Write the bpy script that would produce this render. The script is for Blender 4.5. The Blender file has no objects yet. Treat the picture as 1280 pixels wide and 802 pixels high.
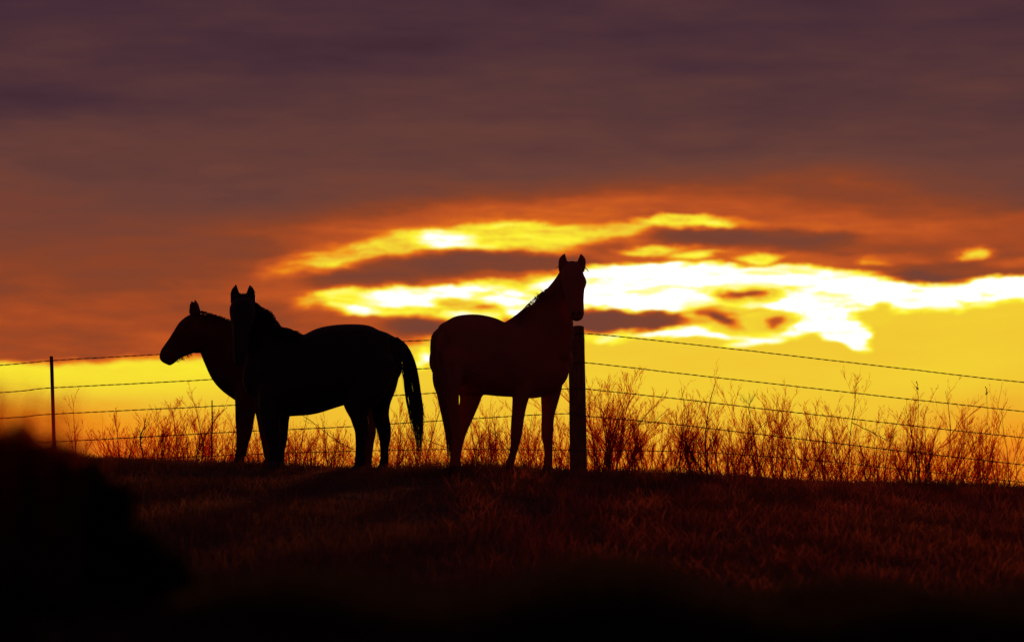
import bpy, bmesh, math, random
import numpy as np
from mathutils import Vector, Matrix

random.seed(7)
rng = np.random.default_rng(7)
scene = bpy.context.scene
col = scene.collection

# ------------------------------------------------------------------ camera
F = 5049.0                      # focal length in photo pixels (photo 1280 x 802)
HOR = 650.0                     # photo row of eye level
PITCH = math.atan((HOR - 401.0) / F)
CP, SP = math.cos(PITCH), math.sin(PITCH)
cam_data = bpy.data.cameras.new('camera')
cam = bpy.data.objects.new('camera', cam_data)
col.objects.link(cam)
cam.location = (0, 0, 0)
cam.rotation_euler = (math.pi / 2 + PITCH, 0, 0)
cam_data.sensor_width = 36.0
cam_data.lens = 36.0 * F / 1280.0
cam_data.clip_start = 0.1
cam_data.clip_end = 12000
cam_data.dof.use_dof = True
cam_data.dof.focus_distance = 41.0
cam_data.dof.aperture_fstop = 3.6
scene.camera = cam
scene.view_settings.view_transform = 'Standard'
scene.view_settings.look = 'None'
scene.view_settings.exposure = 0
scene.view_settings.gamma = 1

SUN_AZ, SUN_EL = 2.7, 3.3       # degrees, to the right of +Y, above eye level

def ray(px, py):
    a, b = (px - 640.0) / F, (401.0 - py) / F
    return Vector((a, CP - b * SP, SP + b * CP))

def P(px, py, Y):
    r = ray(px, py)
    return r * (Y / r.y)

def lin(c):
    return tuple((v / 255 / 12.92) if v <= 10 else ((v / 255 + .055) / 1.055) ** 2.4 for v in c)

# ------------------------------------------------------------------ sky (world)
world = bpy.data.worlds.new('World')
scene.world = world
world.use_nodes = True
NT = world.node_tree
for n in list(NT.nodes):
    NT.nodes.remove(n)

def wn(t, **k):
    n = NT.nodes.new(t)
    for a, b in k.items():
        setattr(n, a, b)
    return n

def setin(s, v):
    if isinstance(v, bpy.types.NodeSocket):
        NT.links.new(v, s)
    else:
        s.default_value = v

def wmath(op, a, b=0.0, c=0.0, clamp=False):
    n = wn('ShaderNodeMath', operation=op, use_clamp=clamp)
    setin(n.inputs[0], a); setin(n.inputs[1], b)
    if op in ('MULTIPLY_ADD',):
        setin(n.inputs[2], c)
    return n.outputs[0]

def wrange(v, a, b, c=0.0, d=1.0, smooth=True):
    n = wn('ShaderNodeMapRange', interpolation_type='SMOOTHSTEP' if smooth else 'LINEAR', clamp=True)
    setin(n.inputs['Value'], v)
    n.inputs['From Min'].default_value = a; n.inputs['From Max'].default_value = b
    n.inputs['To Min'].default_value = c; n.inputs['To Max'].default_value = d
    return n.outputs['Result']

def wmix(f, a, b):
    n = wn('ShaderNodeMix', data_type='FLOAT')
    setin(n.inputs[0], f); setin(n.inputs[2], a); setin(n.inputs[3], b)
    return n.outputs[0]

def azel(px, py):
    r = ray(px, py).normalized()
    return math.degrees(math.atan2(r.x, r.y)), math.degrees(math.asin(r.z))

PPD = F * math.pi / 180         # photo pixels per degree

tc = wn('ShaderNodeTexCoord')
sep = wn('ShaderNodeSeparateXYZ'); NT.links.new(tc.outputs['Generated'], sep.inputs[0])
az = wmath('MULTIPLY', wmath('ARCTAN2', sep.outputs[0], sep.outputs[1]), 180 / math.pi)
el = wmath('MULTIPLY', wmath('ARCSINE', sep.outputs[2]), 180 / math.pi)
cmb = wn('ShaderNodeCombineXYZ'); NT.links.new(az, cmb.inputs[0]); NT.links.new(el, cmb.inputs[1])
SKYV = cmb.outputs[0]

def noise(vec, sx, sy, detail, rough=.5, off=0.0):
    m = wn('ShaderNodeMapping'); NT.links.new(vec, m.inputs[0])
    m.inputs['Scale'].default_value = (sx, sy, 1); m.inputs['Location'].default_value = (off, off * .7, off * 1.3)
    n = wn('ShaderNodeTexNoise'); NT.links.new(m.outputs[0], n.inputs['Vector'])
    n.inputs['Scale'].default_value = 1; n.inputs['Detail'].default_value = detail
    n.inputs['Roughness'].default_value = rough
    return n

def vadd(a, b):
    n = wn('ShaderNodeVectorMath', operation='ADD'); NT.links.new(a, n.inputs[0]); NT.links.new(b, n.inputs[1])
    return n.outputs[0]

def vscale(a, s, c=(.5, .5, .5)):
    n = wn('ShaderNodeVectorMath', operation='SUBTRACT'); NT.links.new(a, n.inputs[0]); n.inputs[1].default_value = c
    m = wn('ShaderNodeVectorMath', operation='MULTIPLY'); NT.links.new(n.outputs[0], m.inputs[0]); m.inputs[1].default_value = s
    return m.outputs[0]

n1 = noise(SKYV, .9, 2.6, 3, .5, 3.1)
n2 = noise(SKYV, 2.4, 7.0, 4, .55, 9.7)
n5 = noise(SKYV, 6.0, 15.0, 3, .55, 15.7)
WARP = vadd(vadd(vadd(SKYV, vscale(n1.outputs['Color'], (.75, .22, 0))), vscale(n2.outputs['Color'], (.34, .13, 0))), vscale(n5.outputs['Color'], (.12, .05, 0)))

# brightness of the cloud deck against elevation (x = photo row)
ysep = wn('ShaderNodeSeparateXYZ'); NT.links.new(WARP, ysep.inputs[0])
def rows(pts):
    fc = wn('ShaderNodeFloatCurve')
    c = fc.mapping.curves[0]
    lo, hi = -2.0, 14.0
    xs = sorted(((azel(640, y)[1] - lo) / (hi - lo), v) for y, v in pts)
    while len(c.points) < len(xs):
        c.points.new(.5, .5)
    for p, (x, v) in zip(c.points, xs):
        p.location = (x, v); p.handle_type = 'AUTO_CLAMPED'
    fc.mapping.update()
    n = wn('ShaderNodeMapRange', clamp=True)
    NT.links.new(ysep.outputs[1], n.inputs['Value'])
    n.inputs['From Min'].default_value = lo; n.inputs['From Max'].default_value = hi
    NT.links.new(n.outputs['Result'], fc.inputs['Value'])
    return fc.outputs['Value']
T = rows([(-400, .0), (0, .055), (100, .12), (200, .20), (270, .255), (330, .30), (400, .36), (440, .40), (480, .43), (640, .43)])

def ell(T, cx, cy, rx, ry, rot, level, inner=.35, op=1.0, vec=None):
    a, e = azel(cx, cy)
    if abs(rot) <= 5:
        m = wn('ShaderNodeVectorMath', operation='MULTIPLY_ADD')
        NT.links.new(vec or WARP, m.inputs[0])
        m.inputs[1].default_value = (PPD / rx, PPD / ry, 0)
        m.inputs[2].default_value = (-a * PPD / rx, -e * PPD / ry, 0)
    else:
        m = wn('ShaderNodeMapping', vector_type='TEXTURE')
        NT.links.new(vec or WARP, m.inputs[0])
        m.inputs['Location'].default_value = (a, e, 0)
        m.inputs['Rotation'].default_value = (0, 0, -math.radians(rot))
        m.inputs['Scale'].default_value = (rx / PPD, ry / PPD, 1)
    l = wn('ShaderNodeVectorMath', operation='LENGTH'); NT.links.new(m.outputs[0], l.inputs[0])
    f = wrange(l.outputs['Value'], 1.0, inner, 0.0, op)
    return wmix(f, T, level)

# soft large forms of the deck       cx   cy   rx   ry  rot lev inner op
for e in [(300, 62, 330, 42, 3, .035, .1, .85), (60, 120, 260, 46, 0, .05, .1, .7), (620, 95, 300, 34, 2, .10, .1, .5),
          (900, 85, 200, 18, 4, .07, .1, .5), (1150, 30, 230, 26, 4, .05, .1, .5), (1150, 120, 260, 60, 0, .13, .1, .5),
          (90, 300, 420, 90, 0, .315, .0, .6), (60, 400, 380, 60, 0, .37, .1, .6), (250, 420, 240, 60, 0, .40, .1, .5),
          (1060, 225, 330, 48, -4, .30, .1, .75), (900, 262, 460, 60, 0, .37, .0, .8), (770, 262, 170, 34, -6, .43, .0, .8), (1040, 252, 120, 26, 3, .25, .1, .7),
          (880, 335, 800, 150, 0, .43, .0, .9), (1180, 290, 320, 46, 0, .37, .2, .8), (640, 262, 260, 26, -5, .40, .1, .55),
          (330, 370, 110, 56, 10, .38, .1, .7)]:
    T = ell(T, *e)
# clear yellow sky under the deck
pl = wn('ShaderNodeFloatCurve')
a0, e0 = azel(0, 449); 
edge = wrange(ysep.outputs[1], azel(0, 443)[1], azel(0, 462)[1])
sepw = ysep
# edge of the deck rises from left to right
azp = wn('ShaderNodeMapRange', clamp=True)
NT.links.remove(pl.inputs['Value'].links[0]) if pl.inputs['Value'].links else None
NT.nodes.remove(pl); NT.nodes.remove(azp)
def edgecurve(pts):
    fc = wn('ShaderNodeFloatCurve'); c = fc.mapping.curves[0]
    lo, hi = -12.0, 12.0
    xs = sorted(((azel(x, 450)[0] - lo) / (hi - lo), (y - 300) / 200) for x, y in pts)
    while len(c.points) < len(xs):
        c.points.new(.5, .5)
    for p, (x, v) in zip(c.points, xs):
        p.location = (x, v); p.handle_type = 'AUTO_CLAMPED'
    fc.mapping.update()
    n = wn('ShaderNodeMapRange', clamp=True)
    NT.links.new(ysep.outputs[0], n.inputs['Value'])
    n.inputs['From Min'].default_value = lo; n.inputs['From Max'].default_value = hi
    NT.links.new(n.outputs['Result'], fc.inputs['Value'])
    return fc.outputs['Value']
ecv = edgecurve([(-300, 452), (0, 450), (120, 450), (170, 445), (260, 447), (330, 452), (420, 440), (500, 428), (560, 418), (700, 412), (780, 414), (900, 400), (1000, 385), (1100, 372), (1280, 366), (1600, 380)])
erow = wmath('MULTIPLY_ADD', ecv, 200.0, 300.0)
crow = wmath('MULTIPLY_ADD', ysep.outputs[1], -PPD, HOR)          # row of this direction
PL = wrange(wmath('SUBTRACT', crow, erow), -5.0, 7.0)
plv = wrange(crow, 452, 540, .725, .625)
plr = wmix(wrange(ysep.outputs[0], -4.5, -1.0), plv, wrange(crow, 470, 600, .668, .615))
T = wmix(PL, T, plr)
T = ell(T, 1340, 600, 330, 150, 0, .53, 0, .9)
T = ell(T, 10, 590, 360, 118, 0, .485, .1, 1.0)

def smudge(lst, vec=None):
    global T
    for e in lst:
        T = ell(T, *e, vec=vec)
smudge([
    # warm halos round the break
    (600, 302, 380, 64, -5, .51, .0, .95), (520, 372, 260, 60, 0, .51, .0, .85), (960, 298, 420, 52, 3, .48, .0, .75),
    # yellow upper arc
    (395, 325, 100, 24, -12, .62, .0, .9), (470, 312, 120, 24, -13, .70, .2, .95), (585, 299, 110, 28, -6, .76, .4, 1),
    (690, 296, 120, 24, -2, .73, .3, 1), (775, 286, 50, 12, 0, .66, .2, .8), (558, 299, 52, 15, 2, 1.0, .3, 1),
    (858, 277, 88, 12, -4, .74, .45, 1), (930, 277, 60, 7, 8, .5, .2, .8),
    # yellow strip and white band on the left
    (650, 350, 100, 18, -4, .70, .5, 1), (540, 376, 185, 26, -3, .74, .6, 1), (560, 371, 150, 17, -3, 1.0, .55, 1),
    (655, 383, 60, 17, 14, 1.0, .4, 1), (600, 398, 60, 12, 0, .9, .3, .9),
    (432, 370, 34, 17, 10, .80, .35, 1), (384, 379, 34, 12, 0, .60, .1, .9), (447, 388, 26, 9, 0, 1.0, .2, .9),
    # white region on the right
    (845, 360, 190, 34, 0, 1.0, .75, 1), (970, 352, 170, 24, 5, 1.0, .6, 1), (1090, 372, 210, 24, 3, 1.0, .6, 1),
    (1250, 362, 150, 19, -4, 1.0, .6, 1), (1010, 392, 70, 24, 10, 1.0, .6, 1), (1055, 417, 46, 17, 28, 1.0, .5, 1),
    (900, 411, 150, 17, 1, 1.0, .5, 1), (955, 425, 60, 10, -8, .96, .3, 1), (755, 424, 46, 10, 2, .93, .1, .9),
    (528, 446, 24, 20, 0, .93, .1, .9), (1000, 336, 60, 9, 2, .82, .3, .7),
    # dark streaks between
    (470, 347, 140, 19, 0, .285, .1, 1), (590, 331, 180, 25, -1, .285, .25, 1), (690, 329, 100, 18, 2, .285, .2, 1),
    (620, 345, 60, 9, -4, .37, .3, .9), (760, 312, 55, 20, 0, .37, .25, 1), (900, 297, 145, 21, 2, .285, .2, 1),
    (1030, 302, 150, 20, 4, .285, .15, 1), (780, 322, 60, 8, 0, .40, .2, .9),
    (815, 314, 68, 9, 4, .71, .285, 1), (870, 321, 62, 8, 3, .70, .4, 1), (955, 324, 34, 10, 2, .73, .285, 1), (1092, 324, 30, 7, 0, .62, .2, .8),
    (905, 322, 24, 7, 0, .42, .2, .9),
    (520, 407, 72, 17, -2, .285, .2, 1), (420, 402, 60, 16, 10, .41, .2, 1),
    (1120, 306, 130, 14, 2, .375, .3, .9), (1215, 317, 52, 14, 0, .52, .1, .9), (1215, 317, 34, 9, 0, .76, .2, 1),
    (1200, 332, 110, 9, 3, .37, .4, 1), (1120, 322, 40, 8, 4, .44, .2, .8), (1163, 345, 60, 12, 6, .285, .25, 1),
    (1270, 330, 60, 8, 0, .44, .2, .8), 
    # islands in the white
    (585, 381, 62, 13, 6, .665, .4, 1), (603, 384, 18, 5, 5, .50, .1, 1), (1090, 394, 44, 17, -12, .675, .4, 1),
    (815, 366, 56, 8, 3, .84, .1, .8), (1045, 372, 34, 12, 0, .84, .1, .7),
    (937, 367, 54, 16, 2, .67, .4, 1), (930, 367, 26, 6, 0, .36, .2, 1),
    (915, 398, 78, 26, 8, .675, .55, 1), (974, 401, 36, 17, 0, .665, .5, 1), (974, 401, 16, 8, 0, .38, .2, 1),
    (905, 396, 38, 14, 20, .285, .15, 1),
    (790, 402, 104, 15, 3, .285, .4, 1), (740, 400, 50, 14, 0, .285, .5, 1),
])
# streaky texture of the deck
n3 = noise(SKYV, .35, 2.2, 4, .55, 21.0)
n4 = noise(SKYV, 1.3, 6.5, 5, .6, 33.0)
dk = wrange(T, .66, .45, 0.0, 1.0)
tex = wmath('ADD', wmath('MULTIPLY', wmath('SUBTRACT', n3.outputs['Fac'], .5), .16), wmath('MULTIPLY', wmath('SUBTRACT', n4.outputs['Fac'], .5), .055))
T = wmath('ADD', T, wmath('MULTIPLY', tex, dk))
# fibrous streaks where the light breaks through
n6 = noise(WARP, 1.5, 12.0, 5, .6, 41.0)
brk = wmath('MULTIPLY', wrange(T, .36, .60), wmath('SUBTRACT', 1.0, wmath('MULTIPLY', PL, wrange(T, .80, .70))))
T = wmath('ADD', T, wmath('MULTIPLY', wmath('MULTIPLY', wmath('SUBTRACT', n6.outputs['Fac'], .50), .55), brk))
wh = wrange(T, .86, .97, 0.0, 1.0)
T = wmath('ADD', T, wmath('MULTIPLY', wmath('MINIMUM', wmath('MULTIPLY', wmath('SUBTRACT', n4.outputs['Fac'], .47), 1.5), 0.0), wh))
T = wmath('ADD', wmath('MINIMUM', T, 1.0), wmath('MULTIPLY', wmath('SUBTRACT', n3.outputs['Fac'], .5), .05))
# the glow belongs to one side of the sky: away from the sunset azimuth the whole horizon turns to dull plum
aaz = wmath('ABSOLUTE', wmath('SUBTRACT', az, SUN_AZ))
away = wrange(aaz, 14.0, 75.0, 1.0, 0.0)
T = wmix(away, wmath('MULTIPLY', T, .42), T)
ramp = wn('ShaderNodeValToRGB')
stops = [(0, (58, 34, 46)), (.06, (68, 42, 54)), (.13, (82, 50, 54)), (.22, (102, 60, 54)), (.29, (120, 62, 47)), (.345, (138, 64, 38)), (.38, (162, 70, 34)),
         (.42, (186, 80, 34)), (.50, (222, 104, 26)), (.57, (240, 150, 28)), (.635, (238, 180, 44)), (.665, (240, 200, 50)),
         (.72, (248, 228, 48)), (.78, (255, 246, 58)), (.87, (255, 250, 150)), (.95, (255, 253, 240)), (1.0, (255, 255, 255))]
cr = ramp.color_ramp
while len(cr.elements) < len(stops):
    cr.elements.new(.5)
for e, (p, c) in zip(cr.elements, stops):
    e.position = p; e.color = (*lin(c), 1)
NT.links.new(T, ramp.inputs[0])
hi = wrange(T, .93, 1.0, 1.0, 1.5)
low = wrange(el, -1.0, 0.0)                      # nothing shines from below the ground
high = wrange(el, 12.0, 60.0, 1.0, .8)
bg = wn('ShaderNodeBackground')
NT.links.new(ramp.outputs[0], bg.inputs[0])
NT.links.new(wmath('MULTIPLY', wmath('MULTIPLY', hi, high), low), bg.inputs[1])
skyt = wn('ShaderNodeTexSky', sky_type='NISHITA')
skyt.sun_disc = False
skyt.sun_elevation = math.radians(SUN_EL)
skyt.sun_rotation = math.radians(SUN_AZ)
bg2 = wn('ShaderNodeBackground'); NT.links.new(skyt.outputs[0], bg2.inputs[0]); bg2.inputs[1].default_value = 0.0003
add = wn('ShaderNodeAddShader'); NT.links.new(bg.outputs[0], add.inputs[0]); NT.links.new(bg2.outputs[0], add.inputs[1])
out = wn('ShaderNodeOutputWorld'); NT.links.new(add.outputs[0], out.inputs[0])
world.cycles.sampling_method = 'MANUAL'
world.cycles.sample_map_resolution = 1024

# ------------------------------------------------------------------ sun
sd = bpy.data.lights.new('sun', 'SUN')
sd.energy = 4.0
sd.angle = math.radians(2.0)
sd.color = (1.0, .36, .10)
sun = bpy.data.objects.new('sun', sd); col.objects.link(sun)
sa, se = math.radians(SUN_AZ), math.radians(SUN_EL)
sdir = Vector((math.sin(sa) * math.cos(se), math.cos(sa) * math.cos(se), math.sin(se)))
sun.rotation_euler = sdir.to_track_quat('Z', 'Y').to_euler()
sun.location = (0, 60, 30)

# ------------------------------------------------------------------ helpers
def mat(name, base, base2=None, scale=8.0, rough=.8, bump=.0, trans=0.0, stretch=(1, 1, 1), sheen=0.0, spec=.3, metal=0.0):
    m = bpy.data.materials.new(name); m.use_nodes = True
    nt = m.node_tree; b = nt.nodes['Principled BSDF']
    b.inputs['Roughness'].default_value = rough
    b.inputs['Specular IOR Level'].default_value = spec
    b.inputs['Metallic'].default_value = metal
    b.inputs['Sheen Weight'].default_value = sheen
    t = nt.nodes.new('ShaderNodeTexCoord'); mp = nt.nodes.new('ShaderNodeMapping')
    mp.inputs['Scale'].default_value = stretch
    n = nt.nodes.new('ShaderNodeTexNoise'); n.inputs['Scale'].default_value = scale; n.inputs['Detail'].default_value = 6
    r = nt.nodes.new('ShaderNodeValToRGB')
    r.color_ramp.elements[0].position = .32; r.color_ramp.elements[1].position = .68
    r.color_ramp.elements[0].color = (*base, 1); r.color_ramp.elements[1].color = (*(base2 or base), 1)
    nt.links.new(t.outputs['Object'], mp.inputs[0]); nt.links.new(mp.outputs[0], n.inputs['Vector'])
    nt.links.new(n.outputs['Fac'], r.inputs[0]); nt.links.new(r.outputs[0], b.inputs['Base Color'])
    if bump:
        bp = nt.nodes.new('ShaderNodeBump'); bp.inputs['Strength'].default_value = bump; bp.inputs['Distance'].default_value = .01
        nt.links.new(n.outputs['Fac'], bp.inputs['Height']); nt.links.new(bp.outputs[0], b.inputs['Normal'])
    if trans:
        tr = nt.nodes.new('ShaderNodeBsdfTranslucent'); mx = nt.nodes.new('ShaderNodeMixShader')
        nt.links.new(r.outputs[0], tr.inputs[0]); mx.inputs[0].default_value = trans
        nt.links.new(b.outputs[0], mx.inputs[1]); nt.links.new(tr.outputs[0], mx.inputs[2])
        nt.links.new(mx.outputs[0], nt.nodes['Material Output'].inputs[0])
    return m

M = {
    'bay': mat('bay_coat', (.085, .022, .017), (.13, .032, .025), 6, .7, .15, spec=.15),
    'black': mat('black_coat', (.012, .007, .006), (.02, .011, .009), 6, .6, .15, spec=.2, sheen=.15),
    'chestnut': mat('chestnut_glare_coat', (.28, .075, .055), (.38, .10, .065), 6, .75, .15, spec=.12, sheen=.03),  # chestnut coat, its red raised to stand in for lens glare
    'hair': mat('dark_hair', (.02, .01, .008), (.035, .016, .01), 30, .5),
    'hair_red': mat('chestnut_hair', (.24, .075, .045), (.34, .10, .06), 30, .5),
    'hoof': mat('hoof_horn', (.05, .04, .03), (.09, .07, .05), 20, .6, .2),
    'eye': mat('eye_dark', (.01, .006, .004), None, 5, .1, spec=.6),
    'wood': mat('weathered_wood', (.09, .05, .035), (.22, .14, .1), 12, .9, .8, stretch=(3, 3, .4)),
    'steel': mat('rusty_steel', (.10, .04, .025), (.2, .09, .05), 40, .75, .3, metal=.3),
    'wire': mat('rusty_wire', (.08, .045, .03), (.16, .09, .06), 60, .6, .0, metal=.4),
    'twig': mat('glare_tinted_twig', (.46, .10, .045), (.62, .17, .07), 3, .85, .0, trans=.75),
    'stick': mat('dead_bark', (.06, .035, .025), (.12, .07, .045), 14, .9, .5),
    'seed': mat('dry_seed', (.30, .14, .07), (.42, .22, .10), 20, .9, .0, trans=.45),
    'grass': mat('dry_grass', (.13, .06, .035), (.27, .115, .06), 1.3, .8, .0, trans=.3),
    'ground': mat('field_soil', (.045, .025, .017), (.075, .04, .028), 2.2, .95, .6),
    'haze_red_grass': mat('haze_tinted_grass', (.34, .085, .05), (.5, .14, .08), 3, .85, .0, trans=.6),  # red haze of the backlight painted into the blade colour
    'weed': mat('shade_dark_weeds', (.012, .01, .006), (.035, .024, .014), 6, .9, .0, trans=.25),  # near-black colour stands in for shade on the near bank
}

# thin dry stems let some of the light behind them through, reddened in imitation of lens glare
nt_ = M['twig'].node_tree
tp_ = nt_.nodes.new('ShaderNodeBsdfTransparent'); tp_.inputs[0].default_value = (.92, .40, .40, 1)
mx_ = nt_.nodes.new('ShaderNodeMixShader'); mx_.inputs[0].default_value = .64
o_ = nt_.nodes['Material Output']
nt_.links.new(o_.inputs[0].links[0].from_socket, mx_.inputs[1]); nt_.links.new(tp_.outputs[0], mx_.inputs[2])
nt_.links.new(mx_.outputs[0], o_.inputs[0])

def mesh_obj(name, verts, faces, m, parent=None, smooth=True):
    me = bpy.data.meshes.new(name)
    me.from_pydata([tuple(v) for v in verts], [], faces)
    me.materials.append(m)
    if smooth:
        me.polygons.foreach_set('use_smooth', [True] * len(me.polygons))
    me.update()
    o = bpy.data.objects.new(name, me); col.objects.link(o)
    if parent:
        o.parent = parent
        o.matrix_parent_inverse = Matrix.Translation(-parent.location)
    return o

def thing(name, label, cat, loc, group=None):
    o = bpy.data.objects.new(name, None); col.objects.link(o)
    o.location = loc; o.empty_display_size = .2
    o['label'] = label; o['category'] = cat
    if group: o['group'] = group
    return o

def catmull(pts, n):
    pts = [np.array(p, float) for p in pts]
    q = [2 * pts[0] - pts[1]] + pts + [2 * pts[-1] - pts[-2]]
    res = []
    for i in range(1, len(q) - 2):
        for k in range(n):
            t = k / n
            a, b, c, d = q[i - 1], q[i], q[i + 1], q[i + 2]
            res.append(.5 * ((2 * b) + (c - a) * t + (2 * a - 5 * b + 4 * c - d) * t * t + (3 * b - a - 3 * c + d) * t ** 3))
    res.append(pts[-1])
    return res

def tube(V, Fc, pts, n=5, seg=20, caps=(True, True), sq=2.0, view=(0, 1, 0)):
    """pts: (photo x, photo y, distance, radius across in photo px, radius in depth in m): a tapered limb with oval sections"""
    pts = catmull(pts, n)
    C = [P(p[0], p[1], p[2]) for p in pts]
    R1 = [max(p[3], .3) * p[2] / F for p in pts]
    R2 = [max(p[4], .002) for p in pts]
    vd = Vector(view)
    rings = []
    for i, c in enumerate(C):
        t = (C[min(i + 1, len(C) - 1)] - C[max(i - 1, 0)]).normalized()
        u = t.cross(vd).normalized()
        v = t.cross(u).normalized()
        rings.append((c, t, u, v, R1[i], R2[i]))
    ext = []
    if caps[0]:
        c, t, u, v, a, b = rings[0]
        for k in (1, 2, 3, 4):
            h = math.sin(k * math.pi / 2 / 4.6); s = math.cos(k * math.pi / 2 / 4.6)
            ext.insert(0, (c - t * min(a, b) * h, t, u, v, a * s, b * s))
    rings = ext + rings
    if caps[1]:
        c, t, u, v, a, b = rings[-1]
        for k in (1, 2, 3, 4):
            h = math.sin(k * math.pi / 2 / 4.6); s = math.cos(k * math.pi / 2 / 4.6)
            rings.append((c + t * min(a, b) * h, t, u, v, a * s, b * s))
    base = len(V)
    for c, t, u, v, a, b in rings:
        for k in range(seg):
            w = 2 * math.pi * k / seg
            cx, sx = math.cos(w), math.sin(w)
            e = 2 / sq
            V.append(c + u * (a * math.copysign(abs(cx) ** e, cx)) + v * (b * math.copysign(abs(sx) ** e, sx)))
    for i in range(len(rings) - 1):
        for k in range(seg):
            a0 = base + i * seg + k; a1 = base + i * seg + (k + 1) % seg
            Fc.append((a0, a1, a1 + seg, a0 + seg))
    Fc.append(tuple(base + k for k in reversed(range(seg))))
    Fc.append(tuple(base + (len(rings) - 1) * seg + k for k in range(seg)))

def strand(V, Fc, pts, radii, sides=3):
    base = len(V); n = len(pts)
    for i, p in enumerate(pts):
        t = (pts[min(i + 1, n - 1)] - pts[max(i - 1, 0)])
        t = t.normalized() if t.length > 1e-9 else Vector((0, 0, 1))
        h = Vector((0, 1, 0)) if abs(t.y) < .9 else Vector((1, 0, 0))
        u = t.cross(h).normalized(); v = t.cross(u)
        for k in range(sides):
            w = 2 * math.pi * k / sides
            V.append(p + (u * math.cos(w) + v * math.sin(w)) * radii[i])
    for i in range(n - 1):
        for k in range(sides):
            a0 = base + i * sides + k; a1 = base + i * sides + (k + 1) % sides
            Fc.append((a0, a1, a1 + sides, a0 + sides))

def blend(name, V, Fc, m, parent, head, voxel=.009, keep_row=532):
    """fuse overlapping limbs into one continuous skin; trunk, shoulders and haunches are smoothed more than head and shanks"""
    me = bpy.data.meshes.new(name); me.from_pydata([tuple(v) for v in V], [], Fc); me.update()
    bm = bmesh.new(); bm.from_mesh(me)
    bmesh.ops.recalc_face_normals(bm, faces=bm.faces); bm.to_mesh(me); bm.free()
    o = bpy.data.objects.new(name, me); col.objects.link(o)
    r = o.modifiers.new('r', 'REMESH'); r.mode = 'VOXEL'; r.voxel_size = voxel
    dg = bpy.context.evaluated_depsgraph_get(); dg.update()
    new = bpy.data.meshes.new_from_object(o.evaluated_get(dg))
    o.modifiers.clear(); o.data = new
    bpy.data.meshes.remove(me)
    n = len(new.vertices); ne = len(new.edges)
    co = np.empty(n * 3, np.float32); new.vertices.foreach_get('co', co); co = co.reshape(-1, 3).astype(float)
    ed = np.empty(ne * 2, np.int32); new.edges.foreach_get('vertices', ed); ed = ed.reshape(-1, 2)
    deg = np.maximum(np.bincount(ed.ravel(), minlength=n), 1)
    zk = P(640, keep_row, 40).z
    hc = np.array(P(*head[:3]))
    w = np.clip((co[:, 2] - zk) / .15, 0, 1) * np.clip((np.linalg.norm(co - hc, axis=1) - head[3]) / .12, 0, 1)
    for it in range(40):
        ww = (w if it >= 3 else np.ones(n)) * .5
        acc = np.zeros((n, 3))
        for k in range(3):
            acc[:, k] = np.bincount(ed[:, 0], co[ed[:, 1], k], n) + np.bincount(ed[:, 1], co[ed[:, 0], k], n)
        co += ww[:, None] * (acc / deg[:, None] - co)
    new.vertices.foreach_set('co', co.astype(np.float32).ravel()); new.update()
    new.name = name
    new.materials.clear(); new.materials.append(m)
    new.polygons.foreach_set('use_smooth', [True] * len(new.polygons))
    o.parent = parent; o.matrix_parent_inverse = Matrix.Translation(-parent.location)
    return o

# ------------------------------------------------------------------ ground
YC = 43.5
cpx = np.array([-2500, -600, 0, 150, 260, 330, 400, 500, 600, 720, 900, 1000, 1150, 1280, 1700, 3500], float)
cpy = np.array([560, 562, 572, 576, 581, 584, 588, 590, 589, 594, 599, 604, 611, 614, 622, 640], float)

def ground(x, y):
    x = np.asarray(x, float); y = np.asarray(y, float)
    px = 640 + x / YC * F
    zc = (HOR - np.interp(px, cpx, cpy)) / F * YC
    d = YC - y
    dn = np.where(d < 5, .0047 * d * d, .1175 + .047 * (d - 5))
    dn = np.where(d < 0, np.where(d > -10, .006 * d * d, .6 + .12 * (-d - 10)), dn)
    z = zc - dn
    z = np.where(d < 0, np.maximum(z, -7 + .6 * np.sin(x * .01) * np.cos(y * .013)), z)
    z = np.where(d > 0, np.maximum(z, -1.62), z)
    # unevenness of the field
    am = np.clip((y - 6) / 20, 0, 1) * np.clip((200 - y) / 100, 0, 1)
    z = z + am * ((.007) * np.sin(x * 1.7 + y * .6) + .005 * np.sin(x * 4.1 - y * 1.3 + 1) + .004 * np.sin(x * 7.3 + y * 2.9))
    # near bank between the camera and the field
    bx = 640 + x / 8.5 * F
    by = np.interp(bx, [-400, 60, 150, 240, 400, 640, 840, 1000, 1300, 1800], [668, 668, 692, 706, 712, 730, 732, 726, 734, 734])
    zb = (HOR - by) / F * 8.5 - .05
    w = np.exp(-(np.maximum(np.abs(y - 7.3) - 1.2, 0) / 1.0) ** 2)
    return z * (1 - w) + np.where(zb > z, zb, z) * w

def gz(x, y):
    return float(ground(x, y))

def graded(lims):
    out = [lims[0][0]]
    for a, b, s in lims:
        n = max(1, int(round((b - a) / s)))
        out += [a + (b - a) * (i + 1) / n for i in range(n)]
    return np.array(out)
gx = graded([(-4000, -400, 300), (-400, -40, 24), (-40, -9, 1.6), (-9, 9, .12), (9, 40, 1.6), (40, 400, 24), (400, 4000, 300)])
gy = graded([(-3000, -60, 300), (-60, 4, 8), (4, 12, .15), (12, 48, .25), (48, 80, 1.0), (80, 400, 16), (400, 6000, 350)])
X, Y = np.meshgrid(gx, gy)
Z = ground(X, Y)
verts = np.stack([X.ravel(), Y.ravel(), Z.ravel()], 1)
nx, ny = len(gx), len(gy)
ii = (np.arange(ny - 1)[:, None] * nx + np.arange(nx - 1)[None, :]).ravel()
quads = np.stack([ii, ii + 1, ii + nx + 1, ii + nx], 1)

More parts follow.
